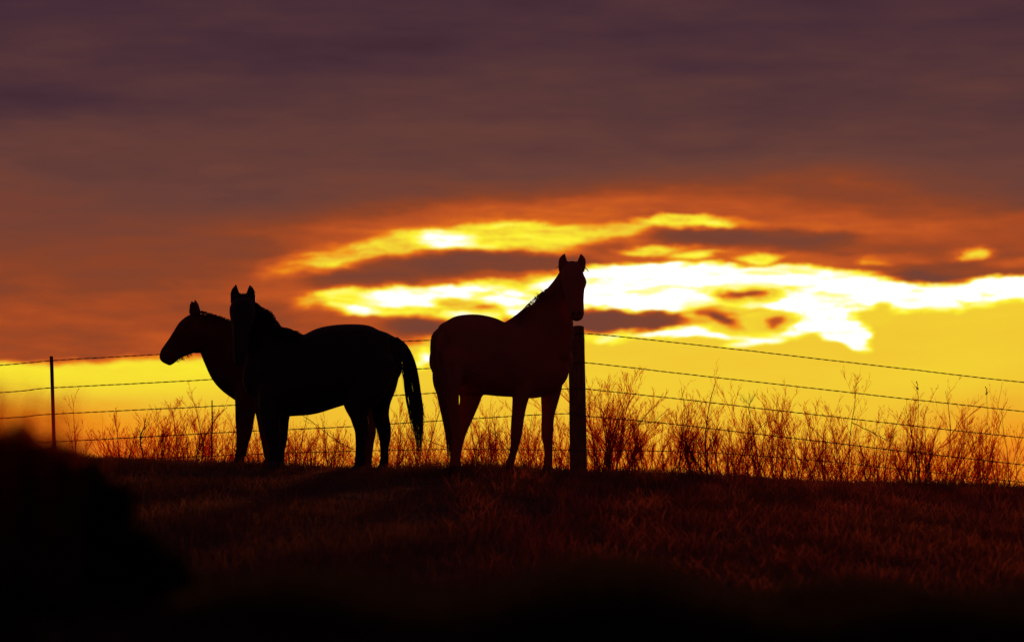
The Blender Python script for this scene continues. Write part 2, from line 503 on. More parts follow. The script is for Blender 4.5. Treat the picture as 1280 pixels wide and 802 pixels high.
def np_mesh(name, verts, faces, m, smooth=True):
    k = faces.shape[1]
    me = bpy.data.meshes.new(name)
    me.vertices.add(len(verts)); me.vertices.foreach_set('co', np.ascontiguousarray(verts, np.float32).ravel())
    me.loops.add(faces.size); me.loops.foreach_set('vertex_index', np.ascontiguousarray(faces, np.int32).ravel())
    me.polygons.add(len(faces))
    me.polygons.foreach_set('loop_start', np.arange(0, faces.size, k, dtype=np.int32))
    me.polygons.foreach_set('loop_total', np.full(len(faces), k, dtype=np.int32))
    me.update(calc_edges=True); me.validate()
    me.polygons.foreach_set('use_smooth', np.full(len(faces), smooth))
    me.materials.append(m)
    o = bpy.data.objects.new(name, me); col.objects.link(o)
    return o
g = np_mesh('ground', verts, quads, M['ground'])
g['kind'] = 'structure'

def blades(name, x, y, h, w, lean, m, z=None, kind=True):
    n = len(x)
    z = ground(x, y) - .01 if z is None else z
    a = rng.uniform(0, 2 * np.pi, n); la = rng.uniform(0, 2 * np.pi, n)
    dx, dy = np.cos(a) * w / 2, np.sin(a) * w / 2
    lx, ly = np.cos(la) * lean * h, np.sin(la) * lean * h
    V = np.zeros((n, 6, 3))
    for i, (t, ws, b) in enumerate([(0, 1, 0), (.5, .8, .22), (1, .12, 1)]):
        for s in (0, 1):
            sg = -1 if s == 0 else 1
            V[:, i * 2 + s, 0] = x + lx * b + sg * dx * ws
            V[:, i * 2 + s, 1] = y + ly * b + sg * dy * ws
            V[:, i * 2 + s, 2] = z + h * t * (1 - .25 * lean * t)
    b0 = np.arange(n)[:, None] * 6
    Fq = np.concatenate([b0 + np.array([[0, 1, 3, 2]]), b0 + np.array([[2, 3, 5, 4]])], 0)
    o = np_mesh(name, V.reshape(-1, 3), Fq, m, False)
    return o

# field grass: short and thick over the slope, in patches
N = 250000
y = 15 + (rng.random(N) ** .8) * 33
x = (rng.random(N) - .5) * 2 * (1.5 + y * .145)
patch = np.sin(x * 1.1 + y * .35) + np.sin(x * 2.7 - y * .9 + 2) + rng.normal(0, .5, N)
h = rng.uniform(.03, .09, N) * (1 + .35 * np.clip(patch, -1.5, 2)) + (rng.random(N) < .015) * rng.uniform(.03, .1, N)
h *= np.where(y > 42, .8, np.where(y > 38.5, 1.35, 1.0))
o = blades('field_grass', x, y, h, rng.uniform(.004, .009, N), rng.uniform(.1, .8, N), M['grass'])
o['kind'] = 'stuff'; o['label'] = 'short dry grass covering the slope under the horses'; o['category'] = 'grass'
N = 46000  # redder blades put where the haze glows on the right
px_ = 560 + 900 * rng.random(N) ** .7
y = 22 + 20.5 * rng.random(N) ** .8
x = (px_ - 640) / F * y
nz = np.sin(x * 2.3 + np.sin(y * .9) * 2) * np.sin(y * 1.37 + np.sin(x * 1.9) * 2.2) + .6 * np.sin(x * 5.1 + y * 1.7 + np.sin(x * 3.3 - y)) + rng.normal(0, .5, N)
keep = nz > -.55
px_, x, y, nz = px_[keep], x[keep], y[keep], nz[keep]; N = len(x)
h = rng.uniform(.05, .14, N) * (1 + .28 * np.clip(nz, -1, 2)) * np.where(y > 39, .6, 1.0)
o = blades('haze_red_grass', x, y, h, rng.uniform(.004, .008, N), rng.uniform(.2, .9, N), M['haze_red_grass'])
o['kind'] = 'stuff'; o['label'] = 'longer grass on the right half of the slope, red haze put into its colour'; o['category'] = 'grass'

# ------------------------------------------------------------------ horses
def leg(V, Fc, pts, hoof_list, seg=16):
    """pts as for tube; the last point is set down on the ground and carries a hoof"""
    pts = [list(p) for p in pts]
    lx = P(pts[-1][0], 590, pts[-1][2])
    gzz = gz(lx.x, lx.y)
    hh = .075
    # picture row of the coronet
    def row(z, Yd):
        return 401.0 - F * ((z * CP - Yd * SP) / (Yd * CP + z * SP))
    pts[-1][1] = row(gzz + hh, pts[-1][2])
    if pts[-2][1] > pts[-1][1] - 6:
        pts[-2][1] = pts[-1][1] - 8
    tube(V, Fc, pts, 5, seg, caps=(True, True))
    c = P(pts[-1][0], pts[-1][1], pts[-1][2])
    hoof_list.append((c, gzz, pts[-1][3] * pts[-1][2] / F))

def make_hooves(hl, parent, toe):
    for c, gzz, r in hl:
        V, Fc = [], []
        seg = 14
        rings = [(c.z + .012, r * .92, 0), (c.z - .005, r * 1.06, .004), (gzz + .004, r * 1.32, .02), (gzz - .006, r * 1.25, .02)]
        for z, rr, off in rings:
            for k in range(seg):
                w = 2 * math.pi * k / seg
                V.append(Vector((c.x + toe[0] * off + math.cos(w) * rr, c.y + toe[1] * off + math.sin(w) * rr, z)))
        for i in range(len(rings) - 1):
            for k in range(seg):
                a = i * seg + k; b = i * seg + (k + 1) % seg
                Fc.append((a, a + seg, b + seg, b))
        Fc.append(tuple(range(seg))); Fc.append(tuple(reversed(range(len(V) - seg, len(V)))))
        mesh_obj('hoof', V, Fc, M['hoof'], parent)

def eyes(parent, pts, kind='eye'):
    for (px, py, Yd, r) in pts:
        bm = bmesh.new(); bmesh.ops.create_icosphere(bm, subdivisions=2, radius=r)
        bmesh.ops.translate(bm, verts=bm.verts, vec=P(px, py, Yd))
        me = bpy.data.meshes.new(kind); bm.to_mesh(me); bm.free(); me.materials.append(M['eye'])
        me.polygons.foreach_set('use_smooth', [True] * len(me.polygons))
        o = bpy.data.objects.new(kind, me); col.objects.link(o); o.parent = parent
        o.matrix_parent_inverse = Matrix.Translation(-parent.location)

def hair(name, parent, m, strands, r0=.0022):
    V, Fc = [], []
    for path in strands:
        pts = [P(*p) for p in catmull(path, 3)]
        pts = [Vector(p) for p in pts]
        n = len(pts)
        strand(V, Fc, pts, [r0 * (1 - .85 * (i / (n - 1)) ** 1.5) for i in range(n)])
    return mesh_obj(name, V, Fc, m, parent)

R = random.uniform
GR = 'horses standing by the fence'

# --- horse A: profile head to the left, body hidden behind horse B
def horse_a():
    base = P(360, 590, 41.6); base.z = gz(base.x, base.y)
    t = thing('horse', 'bay horse looking left in profile, mostly hidden behind the horse that looks back', 'horse', base, GR)
    V, Fc = [], []
    Ya = 41.1
    def yy(px): return Ya + (px - 290) * .0065
    tube(V, Fc, [(290, 477, yy(290), 12, .10), (298, 473, yy(298), 34, .19), (318, 471, yy(318), 46, .25), (350, 470, yy(350), 45, .28),
                 (390, 468, yy(390), 43, .30), (430, 462, yy(430), 41, .29), (458, 460, yy(458), 36, .25), (470, 461, yy(470), 24, .18)], 4, 28, sq=2.2)
    # neck
    tube(V, Fc, [(254, 409, 41.0, 19, .075), (262, 414, 41.0, 23.5, .085), (272, 423, 41.0, 28.5, .095), (284, 438, 41.03, 34, .12),
                 (298, 456, 41.1, 38, .17), (316, 470, 41.2, 38, .2)], 4, 24)
    # head
    tube(V, Fc, [(256, 409, 41, 20, .07), (249, 413, 41, 23.5, .09), (239, 419.5, 41, 23.0, .098), (230, 426.5, 41, 19.0, .088),
                 (221, 434, 41, 15.0, .068), (213, 441, 41, 12.4, .056), (208, 445.5, 41, 10.6, .056), (205.5, 448, 41, 8.5, .048)], 4, 22)
    tube(V, Fc, [(216, 448, 41, 6.5, .035), (211, 453, 41, 5.4, .034)], 3, 14)       # lower lip
    tube(V, Fc, [(256, 424, 41, 13.5, .08), (246, 428, 41, 13.5, .085)], 3, 16)        # jaw
    # ears
    for dy, dx, dd in ((-.05, 0, 0), (.05, -4.2, 3)):
        tube(V, Fc, [(246 + dx, 391, 41 + dy, 5.6, .028), (245.3 + dx, 384, 41 + dy, 4.6, .024), (244.6 + dx, 378.5, 41 + dy, 3.4, .018), (243.4 + dx, 373 + dd, 41 + dy, .9, .007), (243.2 + dx, 371 + dd, 41 + dy, .5, .005)], 3, 12)
    H = []
    leg(V, Fc, [(309, 488, 41.0, 17, .10), (307.5, 505, 40.98, 14.5, .085), (306, 522, 40.98, 12.6, .07), (305, 541, 40.98, 10, .055),
                (303, 553, 40.98, 8.2, .05), (301.5, 568, 40.98, 6.6, .036), (300.5, 580, 40.98, 6.8, .04), (299, 590, 40.98, 6.4, .038)], H)
    leg(V, Fc, [(330, 488, 41.45, 16, .10), (330, 508, 41.45, 13, .08), (333, 540, 41.45, 9, .05), (335, 568, 41.45, 6, .034), (337, 592, 41.45, 6, .036)], H)
    leg(V, Fc, [(456, 470, 42.0, 26, .14), (452, 500, 41.95, 19, .11), (456, 522, 41.95, 12, .075), (461.5, 538, 41.95, 9, .055), (461, 552, 41.95, 6.8, .038),
                (459.5, 570, 41.95, 6.2, .034), (458.5, 590, 41.95, 6.5, .038)], H)
    leg(V, Fc, [(446, 470, 42.4, 24, .13), (444, 500, 42.4, 17, .10), (449, 522, 42.4, 11, .07), (453, 538, 42.4, 8, .05), (452, 570, 42.4, 5.6, .034), (451, 590, 42.4, 6, .038)], H)
    blend('body', V, Fc, M['bay'], t, (230, 415, 41, .28))
    make_hooves(H, t, (-1, -.2))
    eyes(t, [(234, 408, 40.925, .019), (234, 408, 41.075, .019)])
    eyes(t, [(207.5, 443, 40.955, .012), (207.5, 443, 41.045, .012)], 'nostril')
    S = []
    for i in range(150):
        f = random.random()
        px = 249 + f * 50; py = 388.5 + f * 14 + 2.5 * f * f
        L = R(8, 20)
        d = random.choice((-1, 1)) * R(.01, .09)
        S.append([(px, py + 2, 41 + d * .3, 0), (px + R(0, 3), py + R(-1.2, .5), 41 + d * .8, 0), (px + R(2, 6), py + L * .5, 41 + d * 1.5, 0), (px + R(3, 9), py + L, 41 + d * 1.7, 0)])
    S = [[p[:3] for p in s] for s in S]
    for i in range(40):                                   # chin and jaw hairs
        px = R(219, 240); py = 454 - (px - 218) * .42
        S.append([(px - 2, py - 7, 41 + R(-.02, .02)), (px, py - 1.5, 41 + R(-.02, .02)), (px + R(1, 3), py + R(-1.5, 1.2), 41)])
    hair('mane', t, M['hair'], S, .003)['kind'] = 'stuff'
    # tail of horse A (behind the rump of B)
    S = []
    for i in range(90):
        o = R(-5, 5)
        S.append([(468, 440, 42.25), (474 + o * .5, 452, 42.3), (476 + o, 480, 42.32 + R(-.04, .04)), (474 + o * .8, 520, 42.32), (474 + o * .5, 548 + R(-10, 8), 42.3)])
    hair('tail', t, M['hair'], S, .004)['kind'] = 'stuff'
    return t

# --- horse B: body in profile to the left, head turned to the camera
def horse_b():
    base = P(410, 590, 40); base.z = gz(base.x, base.y)
    t = thing('horse', 'dark horse standing side-on in front, head turned to face the camera, tail swung out', 'horse', base, GR)
    V, Fc = [], []
    st = [(318, 442, 498, .12), (328, 428, 512, .19), (345, 415, 520, .24), (362, 415.5, 521, .27), (382, 420.5, 519, .30), (396, 416, 515, .31), (412, 407.5, 510, .31),
          (426, 405, 505, .31), (442, 404.5, 502, .31), (458, 405.5, 500, .29), (470, 409, 496, .25), (479, 414, 490, .21), (487, 420.5, 485, .17), (494, 430, 473, .065)]
    tube(V, Fc, [(x, (a + b) / 2, 40, (b - a) / 2, w) for x, a, b, w in st], 4, 30, sq=2.25)
    tube(V, Fc, [(355, 455, 40, 36, .17), (336, 436, 39.98, 30, .14), (322, 414, 39.93, 22, .10), (310, 396, 39.88, 16, .085), (304, 386, 39.86, 14, .08)], 4, 24)   # neck
    # withers and crest
    tube(V, Fc, [(372, 424, 40, 9, .07), (358, 422, 40, 9, .07), (346, 419, 39.98, 9, .06), (334, 408, 39.95, 9, .05), (323, 395, 39.92, 8, .045), (312, 384, 39.9, 8, .045)], 4, 14)
    # head seen from the front
    tube(V, Fc, [(303.5, 377, 39.86, 12.5, .08), (303.2, 386, 39.80, 16.4, .12), (302.8, 396, 39.74, 15.4, .125), (301.5, 410, 39.66, 11.8, .10),
                 (300.5, 425, 39.59, 9.6, .08), (299.5, 440, 39.53, 8.8, .07), (299, 450, 39.50, 8.0, .06)], 4, 22)
    for x0, x1, x2, tx, tp in ((296, 294.4, 293.6, 295, 357.5), (311.5, 313, 313.6, 312.3, 358)):
        tube(V, Fc, [(x0, 378, 39.86, 8.0, .03), (x1, 371.0, 39.86, 6.6, .028), (x2, 364.5, 39.85, 5.4, .022), ((x2 + tx) / 2, 359.5, 39.85, 3.2, .014), (tx, tp - 2, 39.85, .8, .007)], 3, 12)
    tube(V, Fc, [(297, 374, 39.86, 6, .04), (303.5, 371.5, 39.86, 5, .05), (311, 374, 39.86, 6, .04)], 3, 12)   # poll
    H = []
    leg(V, Fc, [(340, 488, 39.84, 17, .11), (338, 508, 39.84, 15.5, .09), (338, 527, 39.84, 12.2, .07), (341.5, 548, 39.84, 9.8, .052), (342, 558, 39.84, 7.6, .04),
                (342, 574, 39.84, 6.2, .034), (341.5, 586, 39.84, 7.2, .04), (341, 592, 39.84, 6.6, .038)], H)
    leg(V, Fc, [(349, 488, 40.17, 17, .11), (351.5, 508, 40.17, 13.5, .09), (351.5, 527, 40.17, 10, .065), (351.5, 548, 40.17, 8, .048), (350.5, 560, 40.17, 6.2, .038),
                (349.5, 574, 40.17, 5.6, .034), (349.5, 586, 40.17, 6.6, .038), (349, 592, 40.17, 6.2, .038)], H)
    leg(V, Fc, [(468, 452, 39.86, 28, .14), (458, 482, 39.84, 26, .14), (449, 504, 39.83, 18, .11), (449, 520, 39.83, 12, .08), (452, 535, 39.83, 9.6, .058), (451.5, 547, 39.83, 7.6, .045),
                (450.5, 562, 39.83, 6.4, .036), (450, 577, 39.83, 6.8, .04), (449, 590, 39.83, 6.6, .04)], H)
    leg(V, Fc, [(480, 450, 40.14, 24, .13), (480, 480, 40.16, 17, .12), (476, 500, 40.17, 13.5, .09), (475.5, 518, 40.17, 11.5, .07), (480, 536, 40.17, 9.2, .056), (481, 548, 40.17, 7.4, .042),
                (480.5, 562, 40.17, 5.4, .034), (480.5, 577, 40.17, 5.6, .036), (479, 586, 40.17, 5.8, .038)], H)
    tube(V, Fc, [(482, 424, 40, 8, .05), (492, 426, 40, 6.5, .04), (500, 432, 40, 5, .03), (506, 441, 40, 3.5, .022)], 4, 12)   # dock
    blend('body', V, Fc, M['black'], t, (303, 395, 39.8, .33))
    make_hooves(H, t, (-1, 0))
    eyes(t, [(289.5, 390, 39.74, .018), (316.5, 390, 39.74, .018)])
    eyes(t, [(295, 446, 39.455, .012), (303.5, 446, 39.455, .012)], 'nostril')
    S = []
    for i in range(560):                                  # mane: falls to the right of the neck
        f = random.random()
        px = 309 + f * 62; py = 3 + float(np.interp(px, [309, 318, 326, 336, 340, 347, 361, 371], [371, 376, 384, 389, 396, 406, 409, 414]))
        L = R(8, 24) * (1.1 - .5 * f)
        d = R(-.07, .05)
        S.append([(px - 2, py + 6, 39.9 + d), (px + 1.5, py - R(-1, 1.5), 39.9 + d), (px + R(2, 8), py + L * .3, 39.88 + d), (px + R(3, 9), py + L * .85, 39.84 + d), (px + R(2, 10), py + L * 1.15, 39.82 + d)])
    for i in range(260):                                  # tuft standing off the crest
        f = random.random()
        px = 321 + f * 14; py = 385 + f * 7
        S.append([(px - 5, py + 9, 39.93), (px, py + 1, 39.92 + R(-.02, .02)), (px + R(2, 7), py + R(-2, 5), 39.9), (px + R(3, 9), py + R(7, 16), 39.9), (px + R(3, 10), py + R(12, 24), 39.9)])
    for i in range(40):                                   # forelock
        S.append([(303 + R(-4, 4), 371 + R(-1, 1), 39.86), (303 + R(-5, 5), 369.5 + R(-2, 1), 39.8), (303 + R(-6, 6), 382, 39.72), (302 + R(-6, 6), 392 + R(-4, 8), 39.66)])
    for i in range(26):
        k = R(-4, 8); S.append([(302 + k, 373, 39.86), (301.5 + k * .9 + R(-1, 1), 368.5 + R(-1, 1), 39.86), (300.5 + k * .8 + R(-2, 2), 365.5 + R(-1.5, 1.5) + abs(k) * .1, 39.86)])
    for i in range(18):                                   # wither hair
        px = R(352, 372)
        S.append([(px, 414, 39.98), (px + 4, 411 + (px - 350) * .15, 39.97), (px + R(8, 14), 415 + (px - 350) * .2 + R(0, 3), 39.96)])
    hair('mane', t, M['hair'], S, .003)['kind'] = 'stuff'
    S = []
    for i in range(350):
        u = R(-1, 1); u = math.copysign(abs(u) ** .8, u); dp = R(-.05, .05)
        e = R(545, 572) if abs(u) < .7 else R(505, 556)
        S.append([(492 + 4 * u, 424 - 3 * u, 40 + dp * .3), (504.5 + 4.5 * u, 436 - 4 * u, 40 + dp * .5), (511.5 + 7.6 * u, 456 - 3 * u, 40 + dp),
                  (515 + 10 * u, 482, 40 + dp), (519 + 9.2 * u + R(-1, 1), 510, 40 + dp), (522.5 + 7.0 * u + R(-1.5, 1.5), min(535, e - 4), 40 + dp), (524 + 4 * u + R(-1.5, 1.5), e, 40 + dp)])
    for i in range(12):                                   # loose hairs inside
        e = R(476, 490)
        S.append([(499, 432, 40), (500 + R(0, 3), 448, 40), (503 + R(-1, 2), 466, 40), (506 + R(-1, 2), e, 40)])
    hair('tail', t, M['hair'], S, .0036)['kind'] = 'stuff'
    return t

# --- horse C: rump to the left, head over the post, looking at the camera
def horse_c():
    base = P(625, 590, 40.2); base.z = gz(base.x, base.y)
    t = thing('horse', 'chestnut horse alone on the right, ears pricked, head above the wooden fence post', 'horse', base, GR)
    V, Fc = [], []
    def yy(px): return 39.95 + (px - 540) * .0030
    st = [(545.5, 417, 464, .065), (550, 410, 473, .14), (557, 402, 480, .21), (565, 396.5, 486, .26), (577, 393, 490, .31), (592, 392.3, 493, .32), (606, 395, 494, .32), (620, 401, 495, .31), (634, 403.5, 496, .31),
          (650, 401, 497, .30), (668, 402, 498, .28), (682, 406, 493, .23), (692, 412, 482, .19), (698, 420, 468, .14)]
    tube(V, Fc, [(697, 372, 40.2, 14, .08), (702, 390, 40.2, 13.5, .09), (703, 412, 40.25, 14, .10), (700, 440, 40.3, 14, .12)], 4, 18)
    tube(V, Fc, [(x, (a + b) / 2, yy(x), (b - a) / 2, w) for x, a, b, w in st], 4, 30, sq=2.2)
    tube(V, Fc, [(663, 436, 40.3, 42, .19), (676, 415, 40.3, 37, .16), (688, 394, 40.27, 28, .13), (698, 374, 40.22, 20.5, .11), (706, 357, 40.16, 15.5, .09), (711, 343, 40.12, 12, .075)], 4, 24)
    tube(V, Fc, [(634, 412, 40.25, 10, .09), (648, 406, 40.28, 13, .09), (664, 399, 40.3, 18, .09)], 4, 16)       # withers
    tube(V, Fc, [(714.5, 336, 40.10, 13, .08), (715.5, 344, 40.02, 14.2, .12), (716.8, 353, 39.96, 14.9, .13), (717.3, 362, 39.90, 13.5, .12), (718.6, 373, 39.84, 11.3, .10),
                 (720, 384, 39.78, 10, .08), (720.8, 392, 39.74, 9.6, .075), (721.2, 396, 39.73, 8.8, .05)], 4, 22)
    tube(V, Fc, [(727, 347, 40.0, 4.5, .04), (729.5, 352.5, 39.98, 3.9, .035), (728, 358, 39.96, 3.8, .035)], 3, 12)     # brow
    for pts in ([(705, 337, 7.2), (703.6, 330, 6.2), (703.8, 324, 5.2), (705, 319.5, 2.8), (706, 316.5, .7)], [(724, 337, 7.2), (726.8, 329.5, 6), (727.2, 324, 5), (726.6, 320, 2.8), (726, 317, .7)]):
        tube(V, Fc, [(a, b, 40.1, r, (.028, .026, .022, .014, .006)[i]) for i, (a, b, r) in enumerate(pts)], 3, 12)
    tube(V, Fc, [(707, 336.5, 40.1, 5, .04), (714.5, 335.5, 40.1, 5, .05), (723, 336, 40.1, 5, .04)], 3, 12)   # poll
    H = []
    leg(V, Fc, [(562, 450, 39.78, 22, .14), (559, 478, 39.76, 18.5, .14), (562, 498, 39.75, 12.5, .10), (565, 517, 39.75, 10.4, .075), (567, 537, 39.75, 9.0, .058), (569, 549, 39.75, 7.2, .042),
                (569, 564, 39.75, 6.2, .036), (568.7, 578, 39.75, 6.4, .038), (568.5, 590, 39.75, 6.2, .038)], H)
    leg(V, Fc, [(586, 450, 40.2, 24, .14), (588, 478, 40.25, 20, .13), (588, 497, 40.25, 14, .10), (583, 515, 40.25, 11.5, .07), (577, 532, 40.25, 9.5, .058), (574.5, 545, 40.25, 7.4, .042),
                (572.5, 560, 40.25, 5.4, .034), (570.5, 575, 40.25, 5, .036), (570, 588, 40.25, 5.4, .038)], H)
    leg(V, Fc, [(655, 470, 40.12, 17, .11), (652, 490, 40.12, 12, .09), (649.5, 505, 40.12, 9.9, .07), (647, 524, 40.12, 8.4, .056), (645.3, 543, 40.12, 7.3, .05), (643.5, 556, 40.12, 5.6, .037),
                (641, 568, 40.12, 4.6, .033), (638.5, 580, 40.12, 5.2, .036), (636.5, 590, 40.12, 5.2, .037)], H)
    leg(V, Fc, [(690, 462, 40.5, 17, .12), (689, 484, 40.5, 14, .10), (687, 502, 40.5, 11.4, .075), (684.8, 521, 40.5, 8.6, .056), (684, 542, 40.5, 7.6, .05), (685, 556, 40.5, 6, .037),
                (685.5, 568, 40.5, 5.4, .034), (685, 580, 40.5, 5.8, .036), (684.5, 590, 40.5, 5.6, .037)], H)
    blend('body', V, Fc, M['chestnut'], t, (715, 355, 40, .36))
    make_hooves(H, t, (.9, -.2))
    eyes(t, [(703.6, 352, 39.93, .018), (729.6, 352.5, 39.94, .018)])
    eyes(t, [(716.5, 391, 39.68, .012), (725, 391, 39.68, .012)], 'nostril')
    S = []
    for i in range(150):
        f = random.random()
        px = 696 - f * 56; py = 349 + f * 47 - 5 * math.sin(f * math.pi)
        L = R(6, 16); d = R(-.05, .05)
        S.append([(px + 5, py + 5, 40.25 + d), (px + 2, py + 3, 40.25 + d), (px + R(1, 3), py + 4 + L * .4, 40.15 + d), (px + R(0, 4), py + L + 5, 40.1 + d)])
    for cx, cy, k, s in ((675, 374, 12, 1), (681, 369, 8, .8), (662, 385, 7, .55), (672, 377, 8, .9), (550, 410, 8, .3)):      # tufts standing up from the crest
        for i in range(k):
            a = R(-.9, .1)
            l = R(5, 10) * s
            S.append([(cx + 5 + R(-2, 2), cy + 5, 40.22), (cx + R(-2, 2) + 1, cy, 40.2), (cx + math.sin(a) * l * .6, cy - l * .7, 40.2), (cx + math.sin(a) * l + R(-2, 1), cy - l * .9 + R(-1, 2), 40.2)])
    for (x0, y0, x1, y1) in ((699, 333, 694, 337), (700, 333, 693, 336), (730, 334, 739, 345), (731, 333, 740, 348), (730, 335, 736, 341)):
        S.append([(x0, y0, 40.1), ((x0 + x1) / 2 + .5, (y0 + y1) / 2 - 1, 40.08), (x1, y1, 40.05)])
    for i in range(30):
        S.append([(714 + R(-4, 4), 333, 40.1), (714 + R(-5, 5), 331.5 + R(-.6, 1), 40.04), (715 + R(-6, 6), 342, 39.95), (716 + R(-6, 6), 352 + R(-4, 6), 39.85)])
    hair('mane', t, M['hair_red'], S, .003)['kind'] = 'stuff'
    S = []
    for i in range(320):
        u = R(-1, 1); dp = R(-.06, .02)
        S.append([(551 + 3 * u, 408 - 2 * u, 39.86), (543.5 + 4 * u, 421 + u, 39.76 + dp), (543 + 5 * u, 445, 39.66 + dp), (549.5 + 6 * u, 480, 39.6 + dp),
                  (556 + 5.2 * u, 515, 39.58 + dp), (560.5 + 4 * u, 540 + R(-4, 4), 39.58 + dp), (562.5 + 3 * u, R(545, 575), 39.58 + dp)])
    hair('tail', t, M['hair_red'], S, .0042)['kind'] = 'stuff'
    return t
horse_a(); horse_b(); horse_c()

# ------------------------------------------------------------------ fence
YF = 43.0
fb = P(721, 590, YF); fb.z = gz(fb.x, fb.y)
fence = thing('barbed_wire_fence', 'rusty barbed wire fence running along the crest behind all three horses', 'fence', fb)

def wooden_post(px, py_top, r, lean, label=None):
    top = P(px, py_top, YF)
    zb = gz(top.x, YF) - .25
    V, Fc = [], []
    seg, n = 18, 14
    for i in range(n):
        f = i / (n - 1)
        z = top.z + (zb - top.z) * f
        for k in range(seg):
            w = 2 * math.pi * k / seg
            rr = r * (1 + .07 * f) * (1 + .045 * math.sin(w * 3 + px) + .03 * math.sin(w * 7 + i * .25) + random.uniform(-.012, .012))
            if i == 0: rr *= .965
            V.append(Vector((top.x + lean * f + math.cos(w) * rr, YF + math.sin(w) * rr, z + (.008 * math.sin(w * 2 + px) if i == 0 else 0))))
    for i in range(n - 1):
        for k in range(seg):
            a = i * seg + k; b = i * seg + (k + 1) % seg
            Fc.append((a, a + seg, b + seg, b))
    Fc.append(tuple(range(seg)))
    o = mesh_obj('wooden_post', V, Fc, M['wood'], fence, smooth=False)
    if label: o['label'] = label
    return o
wooden_post(720.5, 408, .087, .028, 'thick weathered wooden fence post beside the chestnut horse')
wooden_post(1560, 470, .082, .01, 'wooden post at the right end of the fence')
wooden_post(-330, 470, .082, -.01, 'wooden post at the left end of the fence')

def steel_post(px_top, py_top, px_bot, w, label):
    a = P(px_top, py_top, YF - .02); b = P(px_bot, 560, YF - .02)
    d = (b - a).normalized()
    zb = gz(b.x, YF) - .2
    b = a + d * ((zb - a.z) / d.z)
    V, Fc = [], []
    # T section: flange toward the wires, stem behind
    sec = [(-w, -.003), (w, -.003), (w, .004), (.004, .004), (.004, .035), (-.004, .035), (-.004, .004), (-w, .004)]
    for p in (a, b):
        for sx, sy in sec:
            V.append(p + Vector((sx, sy, 0)))
    n = len(sec)
    for k in range(n):
        Fc.append((k, (k + 1) % n, (k + 1) % n + n, k + n))
    Fc.append(tuple(reversed(range(n)))); Fc.append(tuple(range(n, 2 * n)))
    L = (b - a).length                                     # studs along the flange
    k = .04
    while k < L - .2:
        c = a + d * k
        i0 = len(V)
        for sx, sz in ((-.009, .006), (.009, .006), (.009, -.006), (-.009, -.006)):
            V.append(c + Vector((sx, -.003, sz)))
        for sx, sz in ((-.007, .004), (.007, .004), (.007, -.004), (-.007, -.004)):
            V.append(c + Vector((sx, -.012, sz)))
        Fc.append((i0 + 4, i0 + 7, i0 + 6, i0 + 5))
        for q in range(4):
            Fc.append((i0 + q, i0 + (q + 1) % 4, i0 + 4 + (q + 1) % 4, i0 + 4 + q))
        k += .055
    o = mesh_obj('steel_post', V, Fc, M['steel'], fence, smooth=False)
    o['label'] = label
steel_post(64.3, 445, 67.8, .019, 'thin steel T post near the left edge')
V, Fc = [], []
a = P(265, 500, YF + .05); b = P(264.3, 595, YF + .05); b.z = gz(b.x, b.y) - .1
strand(V, Fc, [a, a.lerp(b, .3) + Vector((.004, 0, 0)), a.lerp(b, .65), b], [.006, .007, .007, .008], 6)
o = mesh_obj('wire_stay', V, Fc, M['steel'], fence); o['label'] = 'slim upright stake among the weeds left of the horses'

WIRES = [
    [(-330, 482), (0, 456), (66, 450.5), (200, 443), (360, 435), (520, 426), (712, 418.5), (731, 417), (900, 434.5), (1105, 458), (1280, 478), (1560, 503)],
    [(-330, 512), (0, 490), (66, 484), (280, 473), (400, 467), (538, 460), (712, 453), (731, 453), (880, 469.5), (1010, 484), (1280, 514), (1560, 541)],
    [(-330, 540), (0, 523), (66, 518), (292, 507), (420, 499), (550, 491), (712, 486), (731, 486), (860, 500), (1000, 516), (1280, 547), (1560, 575)],
    [(-330, 568), (0, 554), (66, 551.5), (130, 548), (292, 539), (430, 533), (555, 525), (656, 519), (712, 517), (731, 520), (830, 529), (1010, 550), (1280, 581), (1560, 610)],
    [(-330, 590), (66, 578), (300, 568), (450, 563), (580, 561), (700, 562), (731, 562), (860, 564), (1010, 574), (1280, 602), (1560, 625)],
]
for wi, wpts in enumerate(WIRES):
    V, Fc = [], []
    path = [P(p[0], p[1], YF - .10) for p in catmull([(x, y) for x, y in wpts], 8)]
    # even steps
    L = [0]
    for i in range(1, len(path)): L.append(L[-1] + (path[i] - path[i - 1]).length)
    tot = L[-1]; step = .028; n = int(tot / step)
    xs = np.linspace(0, tot, n)
    PX = np.interp(xs, L, [p.x for p in path]); PZ = np.interp(xs, L, [p.z for p in path]); PY = np.interp(xs, L, [p.y for p in path])
    sc = 1.0 if wi < 4 else .8
    wob = np.cumsum(rng.normal(0, .0006, n)); wob -= np.linspace(0, wob[-1], n)
    for s in (0, math.pi):
        pts = [Vector((PX[i], PY[i] + .003 * math.cos(i * 1.05 + s), PZ[i] + wob[i] * .6 + .0034 * sc * math.sin(i * 1.05 + s))) for i in range(n)]
        strand(V, Fc, pts, [.0029 * sc] * n, 4)
    o = mesh_obj('barbed_wire', V, Fc, M['wire'], fence)
    V2, F2 = [], []
    k = 3
    while k < n - 3:
        c = Vector((PX[k], PY[k], PZ[k] + wob[k] * .6))
        for q in range(2):
            a = R(0, math.pi)
            dv = Vector((R(-.35, .35), math.cos(a), math.sin(a))).normalized() * .017
            strand(V2, F2, [c - dv, c, c + dv], [.0006, .0024, .0006], 3)
        strand(V2, F2, [c - Vector((.009, 0, 0)), c + Vector((.009, 0, 0))], [.0066, .0066], 6)
        k += int(R(4, 6))
    b = mesh_obj('barb', V2, F2, M['wire'], o); b.matrix_parent_inverse = Matrix.Translation(-fence.location)
    b['kind'] = 'stuff'
